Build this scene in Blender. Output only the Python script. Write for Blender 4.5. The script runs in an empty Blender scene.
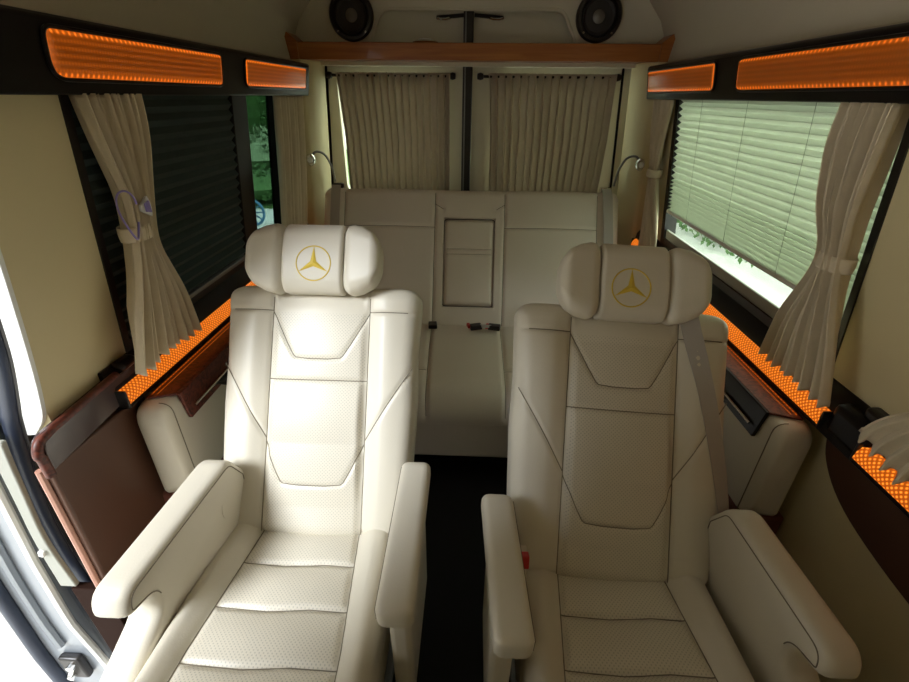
import bpy, math, random
import numpy as np
random.seed(4)
sc = bpy.context.scene
COL = sc.collection
R = math.radians
H = 1.38                                            # eye height of the photograph above the cabin floor

# ------------------------------------------------------------------ materials
def mat(name, col, rough=0.5, metal=0.0, bump=0.0, bscale=300.0, vary=0.0, vscale=8.0, spec=0.5, coat=0.0, sheen=0.0):
    m = bpy.data.materials.new(name); m.use_nodes = True
    nt = m.node_tree; b = nt.nodes['Principled BSDF']
    b.inputs['Base Color'].default_value = (*col, 1)
    b.inputs['Roughness'].default_value = rough
    b.inputs['Metallic'].default_value = metal
    b.inputs['Specular IOR Level'].default_value = spec
    b.inputs['Coat Weight'].default_value = coat
    b.inputs['Sheen Weight'].default_value = sheen
    tc = nt.nodes.new('ShaderNodeTexCoord')
    if vary:
        n = nt.nodes.new('ShaderNodeTexNoise'); n.inputs['Scale'].default_value = vscale; n.inputs['Detail'].default_value = 4
        nt.links.new(tc.outputs['Object'], n.inputs['Vector'])
        r = nt.nodes.new('ShaderNodeMixRGB')
        r.inputs[1].default_value = (*[max(0, c*(1-vary)) for c in col], 1)
        r.inputs[2].default_value = (*[min(1, c*(1+vary)) for c in col], 1)
        nt.links.new(n.outputs['Fac'], r.inputs[0]); nt.links.new(r.outputs[0], b.inputs['Base Color'])
    if bump:
        n = nt.nodes.new('ShaderNodeTexNoise'); n.inputs['Scale'].default_value = bscale; n.inputs['Detail'].default_value = 3
        nt.links.new(tc.outputs['Object'], n.inputs['Vector'])
        bp = nt.nodes.new('ShaderNodeBump'); bp.inputs['Strength'].default_value = bump; bp.inputs['Distance'].default_value = 0.002
        nt.links.new(n.outputs['Fac'], bp.inputs['Height']); nt.links.new(bp.outputs[0], b.inputs['Normal'])
    return m

def perf_leather(name, col):
    """cream leather with rows of tiny punched holes where the 'perf' attribute is 1"""
    m = mat(name, col, 0.42, bump=0.12, bscale=260, vary=0.03)
    nt = m.node_tree; b = nt.nodes['Principled BSDF']
    uv = nt.nodes.new('ShaderNodeUVMap'); uv.uv_map = 'UVMap'
    rot = nt.nodes.new('ShaderNodeMapping'); rot.inputs['Rotation'].default_value = (0, 0, R(45)); rot.inputs['Scale'].default_value = (165, 165, 1)
    fr = nt.nodes.new('ShaderNodeVectorMath'); fr.operation = 'FRACTION'
    sb = nt.nodes.new('ShaderNodeVectorMath'); sb.operation = 'SUBTRACT'; sb.inputs[1].default_value = (.5, .5, 0)
    ln = nt.nodes.new('ShaderNodeVectorMath'); ln.operation = 'LENGTH'
    lt = nt.nodes.new('ShaderNodeMath'); lt.operation = 'LESS_THAN'; lt.inputs[1].default_value = 0.24
    at = nt.nodes.new('ShaderNodeAttribute'); at.attribute_name = 'perf'
    mu = nt.nodes.new('ShaderNodeMath'); mu.operation = 'MULTIPLY'
    mx = nt.nodes.new('ShaderNodeMixRGB'); mx.inputs[2].default_value = (*[c*.72 for c in col], 1)
    L = nt.links.new
    L(uv.outputs[0], rot.inputs[0]); L(rot.outputs[0], fr.inputs[0]); L(fr.outputs[0], sb.inputs[0]); L(sb.outputs[0], ln.inputs[0])
    L(ln.outputs['Value'], lt.inputs[0]); L(lt.outputs[0], mu.inputs[0]); L(at.outputs['Fac'], mu.inputs[1]); L(mu.outputs[0], mx.inputs[0])
    src = b.inputs['Base Color'].links[0].from_socket
    L(src, mx.inputs[1]); L(mx.outputs[0], b.inputs['Base Color'])
    return m

def cloth(name, col, trans=0.25):
    m = mat(name, col, 0.9, bump=0.35, bscale=500, vary=0.10, vscale=30, spec=0.1, sheen=0.2)
    nt = m.node_tree; b = nt.nodes['Principled BSDF']; out = nt.nodes['Material Output']
    t = nt.nodes.new('ShaderNodeBsdfTranslucent'); t.inputs[0].default_value = (*col, 1)
    mx = nt.nodes.new('ShaderNodeMixShader'); mx.inputs[0].default_value = trans
    nt.links.new(b.outputs[0], mx.inputs[1]); nt.links.new(t.outputs[0], mx.inputs[2]); nt.links.new(mx.outputs[0], out.inputs[0])
    return m

def glass(name, tint):
    m = bpy.data.materials.new(name); m.use_nodes = True
    nt = m.node_tree; nt.nodes.clear()
    o = nt.nodes.new('ShaderNodeOutputMaterial'); t = nt.nodes.new('ShaderNodeBsdfTransparent'); t.inputs[0].default_value = (*tint, 1)
    g = nt.nodes.new('ShaderNodeBsdfGlossy'); g.inputs['Roughness'].default_value = 0.03
    lw = nt.nodes.new('ShaderNodeLayerWeight'); lw.inputs[0].default_value = .5
    pw = nt.nodes.new('ShaderNodeMath'); pw.operation = 'POWER'; pw.inputs[1].default_value = 4; nt.links.new(lw.outputs['Facing'], pw.inputs[0])
    f = nt.nodes.new('ShaderNodeMath'); f.operation = 'MULTIPLY_ADD'; f.inputs[1].default_value = .35; f.inputs[2].default_value = .03; nt.links.new(pw.outputs[0], f.inputs[0])
    mx = nt.nodes.new('ShaderNodeMixShader')
    nt.links.new(f.outputs[0], mx.inputs[0]); nt.links.new(t.outputs[0], mx.inputs[1]); nt.links.new(g.outputs[0], mx.inputs[2]); nt.links.new(mx.outputs[0], o.inputs[0])
    return m

def wood(name, c1, c2, scale=6, rough=0.3, coat=0.5, burl=False):
    m = mat(name, c1, rough, coat=coat)
    nt = m.node_tree; b = nt.nodes['Principled BSDF']
    tc = nt.nodes.new('ShaderNodeTexCoord'); mp = nt.nodes.new('ShaderNodeMapping')
    mp.inputs['Scale'].default_value = (1, 1, 1) if burl else (0.5, 6, 10)
    n = nt.nodes.new('ShaderNodeTexNoise'); n.inputs['Scale'].default_value = scale; n.inputs['Detail'].default_value = 8; n.inputs['Distortion'].default_value = 2.5 if burl else 0.6
    cr = nt.nodes.new('ShaderNodeValToRGB')
    cr.color_ramp.elements[0].position = 0.35; cr.color_ramp.elements[0].color = (*c1, 1)
    cr.color_ramp.elements[1].position = 0.65; cr.color_ramp.elements[1].color = (*c2, 1)
    L = nt.links.new
    L(tc.outputs['Object'], mp.inputs[0]); L(mp.outputs[0], n.inputs['Vector']); L(n.outputs['Fac'], cr.inputs[0]); L(cr.outputs[0], b.inputs['Base Color'])
    return m

def amber(name, mode, gain=1.0, bodyk=1.0):
    """lit amber lamp plastic; UV: u = metres along the lamp, v = metres across it, attribute 'edge' = metres to the rim"""
    m = bpy.data.materials.new(name); m.use_nodes = True
    nt = m.node_tree; b = nt.nodes['Principled BSDF']; L = nt.links.new
    b.inputs['Base Color'].default_value = (.25, .07, .01, 1); b.inputs['Roughness'].default_value = .25
    uv = nt.nodes.new('ShaderNodeUVMap'); uv.uv_map = 'UVMap'
    sx = nt.nodes.new('ShaderNodeSeparateXYZ'); L(uv.outputs[0], sx.inputs[0])
    def math_(op, a, bb=None):
        n = nt.nodes.new('ShaderNodeMath'); n.operation = op
        for i, v in enumerate((a, bb)):
            if v is None: continue
            if isinstance(v, (int, float)): n.inputs[i].default_value = v
            else: L(v, n.inputs[i])
        return n.outputs[0]
    def wave(sock, period, power=1):
        s = math_('SINE', math_('MULTIPLY', sock, 2*math.pi/period))
        s = math_('ADD', math_('MULTIPLY', s, .5), .5)
        return math_('POWER', s, power) if power != 1 else s
    nz = nt.nodes.new('ShaderNodeTexNoise'); nz.inputs['Scale'].default_value = 25; nz.inputs['Detail'].default_value = 3
    L(uv.outputs[0], nz.inputs['Vector'])
    if mode == 'lens':
        at = nt.nodes.new('ShaderNodeAttribute'); at.attribute_name = 'edge'
        d = at.outputs['Fac']
        ring = math_('POWER', 2.718, math_('MULTIPLY', -1.0, math_('POWER', math_('DIVIDE', math_('SUBTRACT', d, .007), .0035), 2)))
        glow = math_('POWER', 2.718, math_('MULTIPLY', -1.0, math_('DIVIDE', d, .014)))
        dots = wave(sx.outputs[0], .0135, 2)
        led = math_('MULTIPLY', ring, math_('ADD', math_('MULTIPLY', dots, 1.0), .10))
        rib = math_('MULTIPLY', wave(sx.outputs[1], .0115, 1.5), math_('ADD', math_('MULTIPLY', wave(sx.outputs[0], .0075), .7), .3))
        body = math_('ADD', math_('MULTIPLY', rib, .30), math_('ADD', .05, math_('MULTIPLY', nz.outputs['Fac'], .10)))
        body = math_('MULTIPLY', body, bodyk)
        val = math_('ADD', math_('ADD', math_('MULTIPLY', led, .95), math_('MULTIPLY', glow, .16)), body)
    else:
        a = wave(math_('ADD', sx.outputs[0], math_('MULTIPLY', sx.outputs[1], .9)), .011, 1)
        c = wave(math_('SUBTRACT', sx.outputs[0], math_('MULTIPLY', sx.outputs[1], .9)), .011, 1)
        cell = math_('MULTIPLY', a, c)
        val = math_('ADD', math_('MULTIPLY', cell, 1.35), math_('ADD', .22, math_('MULTIPLY', nz.outputs['Fac'], .25)))
    cr = nt.nodes.new('ShaderNodeValToRGB'); e = cr.color_ramp.elements
    e[0].position = 0; e[0].color = (.02, .003, .0, 1)
    e[1].position = 1; e[1].color = (1, .34, .03, 1)
    k = e.new(.35); k.color = (.42, .075, .004, 1)
    k = e.new(.7); k.color = (.92, .155, .008, 1)
    L(math_('MULTIPLY', val, .75*gain), cr.inputs[0])
    L(cr.outputs[0], b.inputs['Emission Color']); b.inputs['Emission Strength'].default_value = .85
    return m

CREAM = (.69, .64, .53)
M = dict(
    leather=mat('cream_leather', CREAM, .42, bump=.12, bscale=260, vary=.03),
    perf=perf_leather('perforated_cream_leather', CREAM),
    bench=mat('bench_leather', (.74, .67, .59), .42, bump=.12, bscale=260, vary=.03),
    stitch=mat('seam_thread', (.20, .17, .12), .8),
    gold=mat('gold_thread', (.70, .50, .05), .45),
    panel=mat('wall_vinyl', (.72, .62, .37), .55, bump=.06, bscale=200),
    roof=mat('roof_fabric', (.54, .48, .37), .95, bump=.3, bscale=500, vary=.04),
    door=mat('rear_door_paint', (.70, .655, .53), .5, vary=.02),
    black=mat('black_plastic', (.012, .010, .010), .35),
    gloss=mat('black_gloss', (.008, .006, .006), .3, spec=.25),
    rubber=mat('door_rubber', (.03, .04, .068), .38, bump=.1),
    carpet=mat('black_carpet', (.006, .006, .007), .95, bump=.6, bscale=900),
    brown=mat('brown_leather', (.090, .038, .021), .45, bump=.08, vary=.05),
    plum=mat('dark_glossy_panel', (.075, .050, .048), .22, coat=.5, vary=.06),
    copper=mat('copper_edge', (.52, .27, .20), .35),
    burl=wood('burl_wood', (.045, .008, .005), (.17, .036, .018), 38, .5, .06, True),
    shelf=wood('orange_wood', (.34, .105, .022), (.44, .155, .035), 7, .35, .3),
    silver=mat('silver_paint', (.27, .30, .34), .35, metal=.3, coat=.5),
    white=mat('white_paint', (.85, .86, .85), .35, coat=.3),
    grey=mat('grey_plastic', (.36, .37, .33), .6),
    chrome=mat('chrome', (.75, .75, .74), .18, metal=1),
    steel=mat('dull_steel', (.24, .24, .24), .45, metal=.6),
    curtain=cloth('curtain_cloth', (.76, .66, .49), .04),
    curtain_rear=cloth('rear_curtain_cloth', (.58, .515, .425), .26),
    belt=mat('belt_webbing', (.46, .43, .40), .7, bump=.3, bscale=700),
    red=mat('red_button', (.55, .02, .02), .35),
    blind=cloth('pleated_blind_cloth', (.72, .75, .67), .44),
    darkblind=cloth('dark_blind_cloth', (.05, .08, .08), .25),
    tint=glass('dark_tinted_glass', (.33, .42, .40)),
    clear=glass('green_glass', (.79, .86, .80)),
    lens=amber('amber_lens', 'lens', .9, .72), lens_dim=amber('dim_amber_lens', 'lens', .8, .38), line=amber('thin_amber_line', 'strip', .45), strip=amber('amber_strip', 'strip'),
    ground=mat('pale_concrete', (.56, .56, .54), .9, vary=.06, vscale=3),
    grass=mat('lawn', (.05, .12, .02), .95, vary=.4, vscale=4),
    leaf=mat('foliage', (.05, .12, .028), .8, vary=.5, vscale=3),
    leaf2=mat('flowering_foliage', (.14, .20, .10), .8, vary=.6, vscale=20),
    bark=mat('bark', (.10, .07, .05), .9),
    blue=mat('blue_paint', (.03, .13, .26), .5),
    lilac=mat('lilac_plastic', (.30, .25, .62), .4),
    cone=mat('speaker_cone', (.03, .03, .032), .6),
)

# ------------------------------------------------------------------ mesh helpers
ORG = {}
def empty(name, loc, label=None, cat=None, group=None):
    o = bpy.data.objects.new(name, None); COL.objects.link(o); o.location = loc; o.empty_display_size = .05
    ORG[o] = np.array(loc, float)
    if label: o['label'] = label; o['category'] = cat
    if group: o['group'] = group
    return o
def tag(o, label, cat, group=None, kind=None):
    o['label'] = label; o['category'] = cat
    if group: o['group'] = group
    if kind: o['kind'] = kind
    return o

class MB:
    def __init__(s): s.v = []; s.f = []; s.n = 0; s.uv = []; s.at = []
    def add(s, V, F, uv=None, at=None):
        V = np.asarray(V, float).reshape(-1, 3)
        s.v.append(V); s.f += [tuple(int(i)+s.n for i in f) for f in F]; s.n += len(V)
        s.uv.append(np.asarray(uv, float) if uv is not None else V[:, :2]*1.0)
        s.at.append(np.asarray(at, float) if at is not None else np.zeros(len(V)))
        return s
    def box(s, c, d, rx=0, ry=0, rz=0):
        a = np.array([[x, y, z] for x in (-.5, .5) for y in (-.5, .5) for z in (-.5, .5)])*np.array(d)
        a = rot(a, rx, ry, rz)
        return s.add(a+np.array(c), [(0, 1, 3, 2), (4, 6, 7, 5), (0, 4, 5, 1), (2, 3, 7, 6), (0, 2, 6, 4), (1, 5, 7, 3)])
    def grid(s, G, closed_u=False, uv=None, at=None, caps=False):
        G = np.asarray(G, float); nv, nu = G.shape[:2]; F = []
        for j in range(nv-1):
            for i in range(nu if closed_u else nu-1):
                k = (i+1) % nu
                F.append((j*nu+i, j*nu+k, (j+1)*nu+k, (j+1)*nu+i))
        if caps and closed_u:
            F.append(tuple(range(nu-1, -1, -1))); F.append(tuple((nv-1)*nu+i for i in range(nu)))
        return s.add(G.reshape(-1, 3), F, None if uv is None else np.asarray(uv).reshape(-1, 2), None if at is None else np.asarray(at).reshape(-1))
    def tube(s, pts, r, n=10, closed=False):
        pts = np.asarray(pts, float); m = len(pts)
        rr = np.full(m, r) if np.isscalar(r) else np.asarray(r)
        t = np.gradient(pts, axis=0)
        if closed: t = np.roll(pts, -1, 0)-np.roll(pts, 1, 0)
        t /= np.linalg.norm(t, axis=1)[:, None]+1e-12
        ref = np.array([0, 0, 1.]) if abs(t[0, 2]) < .9 else np.array([1., 0, 0])
        rings = []; u = np.cross(t[0], ref); u /= np.linalg.norm(u)
        for k in range(m):
            u = u-t[k]*(u@t[k]); u /= np.linalg.norm(u)+1e-12; w = np.cross(t[k], u)
            rings.append([pts[k]+rr[k]*(math.cos(a)*u+math.sin(a)*w) for a in np.linspace(0, 2*math.pi, n, endpoint=False)])
        if closed: rings.append(rings[0])
        return s.grid(rings, True, caps=not closed)
    def lathe(s, prof, c, axis='y', n=40):
        prof = np.asarray(prof, float); a = np.linspace(0, 2*math.pi, n, endpoint=False)
        G = []
        for r, h in prof:
            if axis == 'y': G.append(np.c_[c[0]+r*np.cos(a), np.full(n, c[1]+h), c[2]+r*np.sin(a)])
            elif axis == 'x': G.append(np.c_[np.full(n, c[0]+h), c[1]+r*np.cos(a), c[2]+r*np.sin(a)])
            else: G.append(np.c_[c[0]+r*np.cos(a), c[1]+r*np.sin(a), np.full(n, c[2]+h)])
        return s.grid(G, True, caps=True)
    def prism(s, poly, fn, a, b):
        """closed 2-D outline poly swept from parameter a to b; fn(p, q, t) -> xyz"""
        n = len(poly)
        V = [fn(p, q, a) for p, q in poly]+[fn(p, q, b) for p, q in poly]
        F = [tuple(range(n-1, -1, -1)), tuple(range(n, 2*n))]+[(i, (i+1) % n, n+(i+1) % n, n+i) for i in range(n)]
        return s.add(V, F)
    def build(s, name, m, parent=None, smooth=True, bevel=0, seg=3, sub=0, solid=0, recalc=True):
        V = np.concatenate(s.v)
        org = ORG[parent] if parent is not None else np.array([(V[:, 0].min()+V[:, 0].max())/2, (V[:, 1].min()+V[:, 1].max())/2, V[:, 2].min()])
        me = bpy.data.meshes.new(name); me.from_pydata((V-org).tolist(), [], s.f)
        UV = np.concatenate(s.uv); AT = np.concatenate(s.at)
        ul = me.uv_layers.new(name='UVMap')
        idx = np.zeros(len(me.loops), int); me.loops.foreach_get('vertex_index', idx)
        ul.data.foreach_set('uv', UV[idx].astype(np.float32).ravel())
        al = me.attributes.new('perf', 'FLOAT', 'POINT'); al.data.foreach_set('value', AT.astype(np.float32))
        al = me.attributes.new('edge', 'FLOAT', 'POINT'); al.data.foreach_set('value', AT.astype(np.float32))
        if recalc:
            import bmesh
            bm = bmesh.new(); bm.from_mesh(me); bmesh.ops.recalc_face_normals(bm, faces=bm.faces); bm.to_mesh(me); bm.free()
        me.materials.append(M[m] if isinstance(m, str) else m)
        o = bpy.data.objects.new(name, me); COL.objects.link(o); ORG[o] = org
        if parent is not None: o.parent = parent
        else: o.location = org
        if smooth:
            me.polygons.foreach_set('use_smooth', [True]*len(me.polygons))
            me.set_sharp_from_angle(angle=R(40))
        if solid:
            md = o.modifiers.new('thick', 'SOLIDIFY'); md.thickness = solid; md.offset = 0
        if bevel:
            md = o.modifiers.new('bevel', 'BEVEL'); md.width = bevel; md.segments = seg; md.limit_method = 'ANGLE'; md.angle_limit = R(35)
        if sub:
            md = o.modifiers.new('sub', 'SUBSURF'); md.levels = sub; md.render_levels = sub
        me.update()
        return o
def rot(a, rx=0, ry=0, rz=0):
    for ang, (i, j) in ((rx, (1, 2)), (ry, (2, 0)), (rz, (0, 1))):
        if ang:
            c, s_ = math.cos(ang), math.sin(ang); b = a.copy()
            b[:, i] = c*a[:, i]-s_*a[:, j]; b[:, j] = s_*a[:, i]+c*a[:, j]; a = b
    return a
def rrect(hw, hn, r, step=.004):
    """points of a rounded rectangle (counter-clockwise, centred)"""
    r = min(r, hw*.999, hn*.999); P = []
    def line(a, b):
        n = max(1, int(math.hypot(b[0]-a[0], b[1]-a[1])/step))
        return [(a[0]+(b[0]-a[0])*k/n, a[1]+(b[1]-a[1])*k/n) for k in range(n)]
    def arc(cx, cy, a0):
        n = 7
        return [(cx+r*math.cos(a0+k*math.pi/2/n), cy+r*math.sin(a0+k*math.pi/2/n)) for k in range(n)]
    P += arc(hw-r, hn-r, 0); P += line((hw-r, hn), (-hw+r, hn)); P += arc(-hw+r, hn-r, math.pi/2)
    P += line((-hw, hn-r), (-hw, -hn+r)); P += arc(-hw+r, -hn+r, math.pi); P += line((-hw+r, -hn), (hw-r, -hn))
    P += arc(hw-r, -hn+r, 1.5*math.pi); P += line((hw, -hn+r), (hw, hn-r))
    return np.array(P)
def seg_dist(w, s, pl):
    """distance of the points (w, s) to the polyline pl"""
    d = np.full(np.shape(w), 9.)
    for (a, b), (c, e) in zip(pl[:-1], pl[1:]):
        vx, vy = c-a, e-b; L2 = vx*vx+vy*vy+1e-12
        t = np.clip(((w-a)*vx+(s-b)*vy)/L2, 0, 1)
        d = np.minimum(d, np.hypot(w-a-t*vx, s-b-t*vy))
    return d
def dense(pl, step=.006):
    out = []
    for (a, b), (c, e) in zip(pl[:-1], pl[1:]):
        n = max(1, int(math.hypot(c-a, e-b)/step))
        out += [(a+(c-a)*k/n, b+(e-b)*k/n) for k in range(n)]
    out.append(pl[-1]); return np.array(out)
def smooth_pl(pl, it=2):
    for _ in range(it):
        q = [pl[0]]
        for a, b in zip(pl[:-1], pl[1:]):
            q += [(a[0]*.75+b[0]*.25, a[1]*.75+b[1]*.25), (a[0]*.25+b[0]*.75, a[1]*.25+b[1]*.75)]
        q.append(pl[-1]); pl = q
    return pl
def sm(a, b, x):
    t = np.clip((np.asarray(x, float)-a)/(b-a), 0, 1); return t*t*(3-2*t)

class Pad:
    """upholstered block: a rounded-rectangle section (w across, n thickness) lofted along s, its front face shaped by F(w, s)
    with grooves pressed in along the seam lines; to(w, n, s) places it in the cabin"""
    def __init__(p, s0, s1, hw, hn, F, seams, to, r=.03, rend=.03, step=.0042, groove=.004, sig=.005):
        p.s0, p.s1, p.hw, p.hn, p.F, p.seams, p.to, p.r, p.rend, p.step = s0, s1, hw, hn, F, seams, to, r, rend, step
        p.groove, p.sig = groove, sig
    def front(p, w, s, groove=True):
        f = p.F(w, s)
        if groove:
            d = np.full(np.shape(w), 9.)
            for q in p.seams: d = np.minimum(d, seg_dist(w, s, q))
            f = f-p.groove*np.exp(-(d/p.sig)**2)
        return f
    def mesh(p, mb, mask=None):
        n_end = 8; R_ = p.rend
        ends = [R_*(1-math.cos(a)) for a in np.linspace(0, math.pi/2, n_end)]
        S = [p.s0+e for e in ends]+list(np.arange(p.s0+R_+p.step, p.s1-R_, p.step))+[p.s1-e for e in ends[::-1]]
        base = None; G = []; UV = []; AT = []
        smid = (p.s0+p.s1)/2; hw_m = p.hw(smid); ref = rrect(hw_m, p.hn, p.r, p.step)
        for s in S:
            e = min(s-p.s0, p.s1-s); ins = 0
            if e < R_: ins = R_-math.sqrt(max(0, R_*R_-(R_-e)**2))
            hw = p.hw(s); w = ref[:, 0]*(hw-ins)/hw_m; k = (p.hn-ins)/p.hn
            n = ref[:, 1]*max(k, .02)
            wt = sm(.2, .95, ref[:, 1]/p.hn)
            n = n+wt*p.front(w, np.full_like(w, s))
            G.append(p.to(w, n, np.full_like(w, s))); UV.append(np.c_[w, np.full_like(w, s)])
            AT.append(np.where(ref[:, 1] > p.hn*.9, mask(w, s), 0.) if mask else np.zeros_like(w))
        return mb.grid(G, True, uv=UV, at=AT, caps=True)
    def thread(p, mb, pl, rad=.0012, lift=0.0):
        q = dense(pl); w, s = q[:, 0], q[:, 1]
        n = p.hn+p.front(w, s)+lift
        return mb.tube(p.to(w, n, s), rad, 6)

def quadbox(mb, corners, thick):
    """slab: four corners (in order) and an offset vector"""
    a = np.array(corners, float); b = a+np.array(thick, float)
    return mb.add(np.r_[a, b], [(0, 1, 2, 3), (7, 6, 5, 4), (0, 4, 5, 1), (1, 5, 6, 2), (2, 6, 7, 3), (3, 7, 4, 0)])

# ------------------------------------------------------------------ cabin shell
def xw(z):                                           # half width of the cabin wall at height z
    z = np.asarray(z, float)
    return np.where(z < .77, .87+.045*(.77-z), .87-.115*(z-.77))
YR = 2.50                                            # rear doors
def struct(o): o['kind'] = 'structure'; return o

def wall(name, side, ys, holes, thick=.035):
    zs = [0., .30, .55, .80, 1.0, 1.2, 1.385, 1.505]
    mb = MB()
    for j in range(len(ys)-1):
        for i in range(len(zs)-1):
            if (j in holes) and zs[i] >= .79 and zs[i+1] <= 1.40: continue
            z0, z1 = zs[i], zs[i+1]; a, b = side*float(xw(z0)), side*float(xw(z1))
            quadbox(mb, [(a, ys[j], z0), (a, ys[j+1], z0), (b, ys[j+1], z1), (b, ys[j], z1)], (side*thick, 0, 0))
    return struct(mb.build(name, 'panel', smooth=False))
wall('wall_left', -1, [.711, .955, 2.06, YR], {1})
wall('wall_right', 1, [-1.05, .70, .945, 2.06, YR], {2})
wl = MB()                                            # unseen body side, extended into the door opening to cut the light
for (z0, z1) in ((0, .80), (.80, 1.56)):
    a, b = -float(xw(z0)), -float(xw(z1)); quadbox(wl, [(a, -1.05, z0), (a, -.10, z0), (b, -.10, z1), (b, -1.05, z1)], (-.035, 0, 0))
struct(wl.build('wall_left_front', 'panel', smooth=False))
mb = MB().box((0, .725, -.03), (1.80, 3.56, .06)); struct(mb.build('floor', 'carpet', smooth=False))
mb = MB().box((0, -1.08, .93), (1.86, .05, 1.90)); struct(mb.build('light_block_front', 'panel', smooth=False))  # unseen bulkhead added to keep windscreen light off the right seat

prof = [(.775, 1.500), (.822, 1.515), (.835, 1.60), (.80, 1.675), (.72, 1.765), (.56, 1.84), (.35, 1.88), (.12, 1.895)]
prof = prof+[(-x, z) for x, z in prof[::-1]]
outer = [(.86, 1.50), (.885, 1.51), (.89, 1.61), (.85, 1.71), (.765, 1.805), (.59, 1.88), (.37, 1.92), (.12, 1.935)]
outer = outer+[(-x, z) for x, z in outer[::-1]]
cut = 3                                              # over the side door the lining is cut higher to let sun in
for nm, pf, of, ya, yb in (('ceiling', prof, outer, .70, YR+.06), ('ceiling_front', prof[:-cut], outer[:-cut], -1.10, .70)):
    mb = MB(); mb.prism(pf+of[::-1], lambda p, q, t: (p, t, q), ya, yb); struct(mb.build(nm, 'roof'))
hd = MB()                                            # lining ahead of the door opening
quadbox(hd, [(-.775, -1.1, 1.503), (-.775, -.10, 1.503), (-.80, -.10, 1.70), (-.80, -1.1, 1.70)], (-.04, 0, 0)); struct(hd.build('wall_left_upper', 'roof', smooth=False))

# rear wall: upper panel with a rounded recess, in front of the door tops
def loop_panel(y0, y1, inner, x0, x1, z0, z1, m, name):
    inner = np.array(inner); c = inner.mean(0); out = []
    for p in inner:
        d = p-c; k = min([(x1-c[0])/d[0] if d[0] > 1e-6 else 9e9, (x0-c[0])/d[0] if d[0] < -1e-6 else 9e9,
                          (z1-c[1])/d[1] if d[1] > 1e-6 else 9e9, (z0-c[1])/d[1] if d[1] < -1e-6 else 9e9])
        out.append(c+d*k)
    out = np.array(out)
    def ring(P, y): return np.c_[P[:, 0], np.full(len(P), y), P[:, 1]]
    G = [ring(out, y1), ring(out, y0), ring(inner, y0), ring(inner, y1), ring(out, y1)]
    mb = MB(); mb.grid(G, True)
    return struct(mb.build(name, m))
def rounded_poly(pts, r, n=8):
    out = []; N = len(pts)
    for i in range(N):
        a, b, c = (np.array(pts[(i+k) % N], float) for k in (-1, 0, 1))
        rr = r[i] if hasattr(r, '__len__') else r
        u = (a-b)/np.linalg.norm(a-b); v = (c-b)/np.linalg.norm(c-b)
        ang = math.acos(np.clip(u@v, -1, 1)); t = rr/math.tan(ang/2)
        p0, p1 = b+u*t, b+v*t
        for k in range(n+1):
            f = k/n; out.append((1-f)**2*p0+2*f*(1-f)*b+f*f*p1)
    return np.array(out)
def densify(P, step=.02):
    out = []
    P = list(P)
    for a, b in zip(P, P[1:]+P[:1]):
        n = max(1, int(np.linalg.norm(np.array(b)-np.array(a))/step))
        out += [np.array(a)+(np.array(b)-np.array(a))*k/n for k in range(n)]
    return np.array(out)
rec = densify(rounded_poly([(-.50, 1.565), (.455, 1.565), (.375, 1.715), (-.425, 1.715)], [.02, .02, .07, .07]))
rt_ = MB().tube(np.c_[rec[:, 0], np.full(len(rec), 2.430), rec[:, 1]], .007, 8, closed=True); struct(rt_.build('trim_18', 'door'))
loop_panel(2.43, 2.47, rec, -.86, .85, 1.50, 1.90, 'door', 'wall_rear')
for k, (x0, x1, hx0, hx1) in enumerate(((-.90, -.062, -.675, -.16), (-.018, .90, .105, .655))):
    hole = densify(rounded_poly([(hx0, .93), (hx1, .93), (hx1, 1.455), (hx0, 1.455)], .03))
    d = loop_panel(2.50, 2.54, hole, x0, x1, .0, 1.90, 'door', 'door_%d' % (k+1))
    d['label'] = 'cream rear door panel behind the %s gathered curtain' % ('left' if k == 0 else 'right')
    g = MB().box(((hx0+hx1)/2, 2.55, 1.19), (hx1-hx0+.04, .006, .56)); struct(g.build('window_%d' % (k+1), 'clear', smooth=False))
    f = MB()                                        # raised moulding that follows the door edge
    xa, xb = (-.735, -.66) if k == 0 else (.70, .78)
    e = densify([(-.755, .93), (-.72, 1.515)] if k == 0 else [(.725, .93), (.69, 1.515)])
    f.tube(np.c_[e[:, 0], np.full(len(e), 2.498), e[:, 1]], .006, 8)
    struct(f.build('trim_%d' % (k+1), 'gloss'))
mb = MB().box((-.04, 2.475, .95), (.046, .05, 1.88)); struct(mb.build('trim_3', 'black', bevel=.006))
mb = MB().box((-.052, 2.447, .95), (.006, .008, 1.88)); struct(mb.build('trim_4', 'steel'))
for side, n in ((-1, 5), (1, 6)):                   # rear corner posts
    poly = [(.745, 2.46), (.775, 2.36), (.81, 2.315), (.90, 2.315), (.90, 2.50), (.765, 2.50)]
    mb = MB(); lean = lambda p, q, t: (side*(p-.06*(t-1.0)), q, t)
    mb.prism(poly, lean, 0.0, 1.52)
    struct(mb.build('trim_%d' % n, 'panel', bevel=.012))

# dark coves over the side windows
for side, n, yc in ((-1, 7, .66), (1, 8, -.2)):
    mb = MB(); mb.prism([(.757, 1.375), (.738, 1.492), (.745, 1.50), (.802, 1.50), (.802, 1.375)], lambda p, q, t: (side*p, t, q), yc, 2.30)
    struct(mb.build('trim_%d' % n, 'gloss', bevel=.004))
# dark window sills (belt line) under the side windows
for side, n, y0 in ((-1, 9, .853), (1, 10, -.2)):
    mb = MB(); mb.prism([(.885, .80), (.862, .802), (.842, .776), (.838, .750), (.828, .742), (.822, .700), (.885, .690)], lambda p, q, t: (side*p, t, q), y0, 2.36)
    struct(mb.build('trim_%d' % n, 'gloss', bevel=.003))
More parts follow.
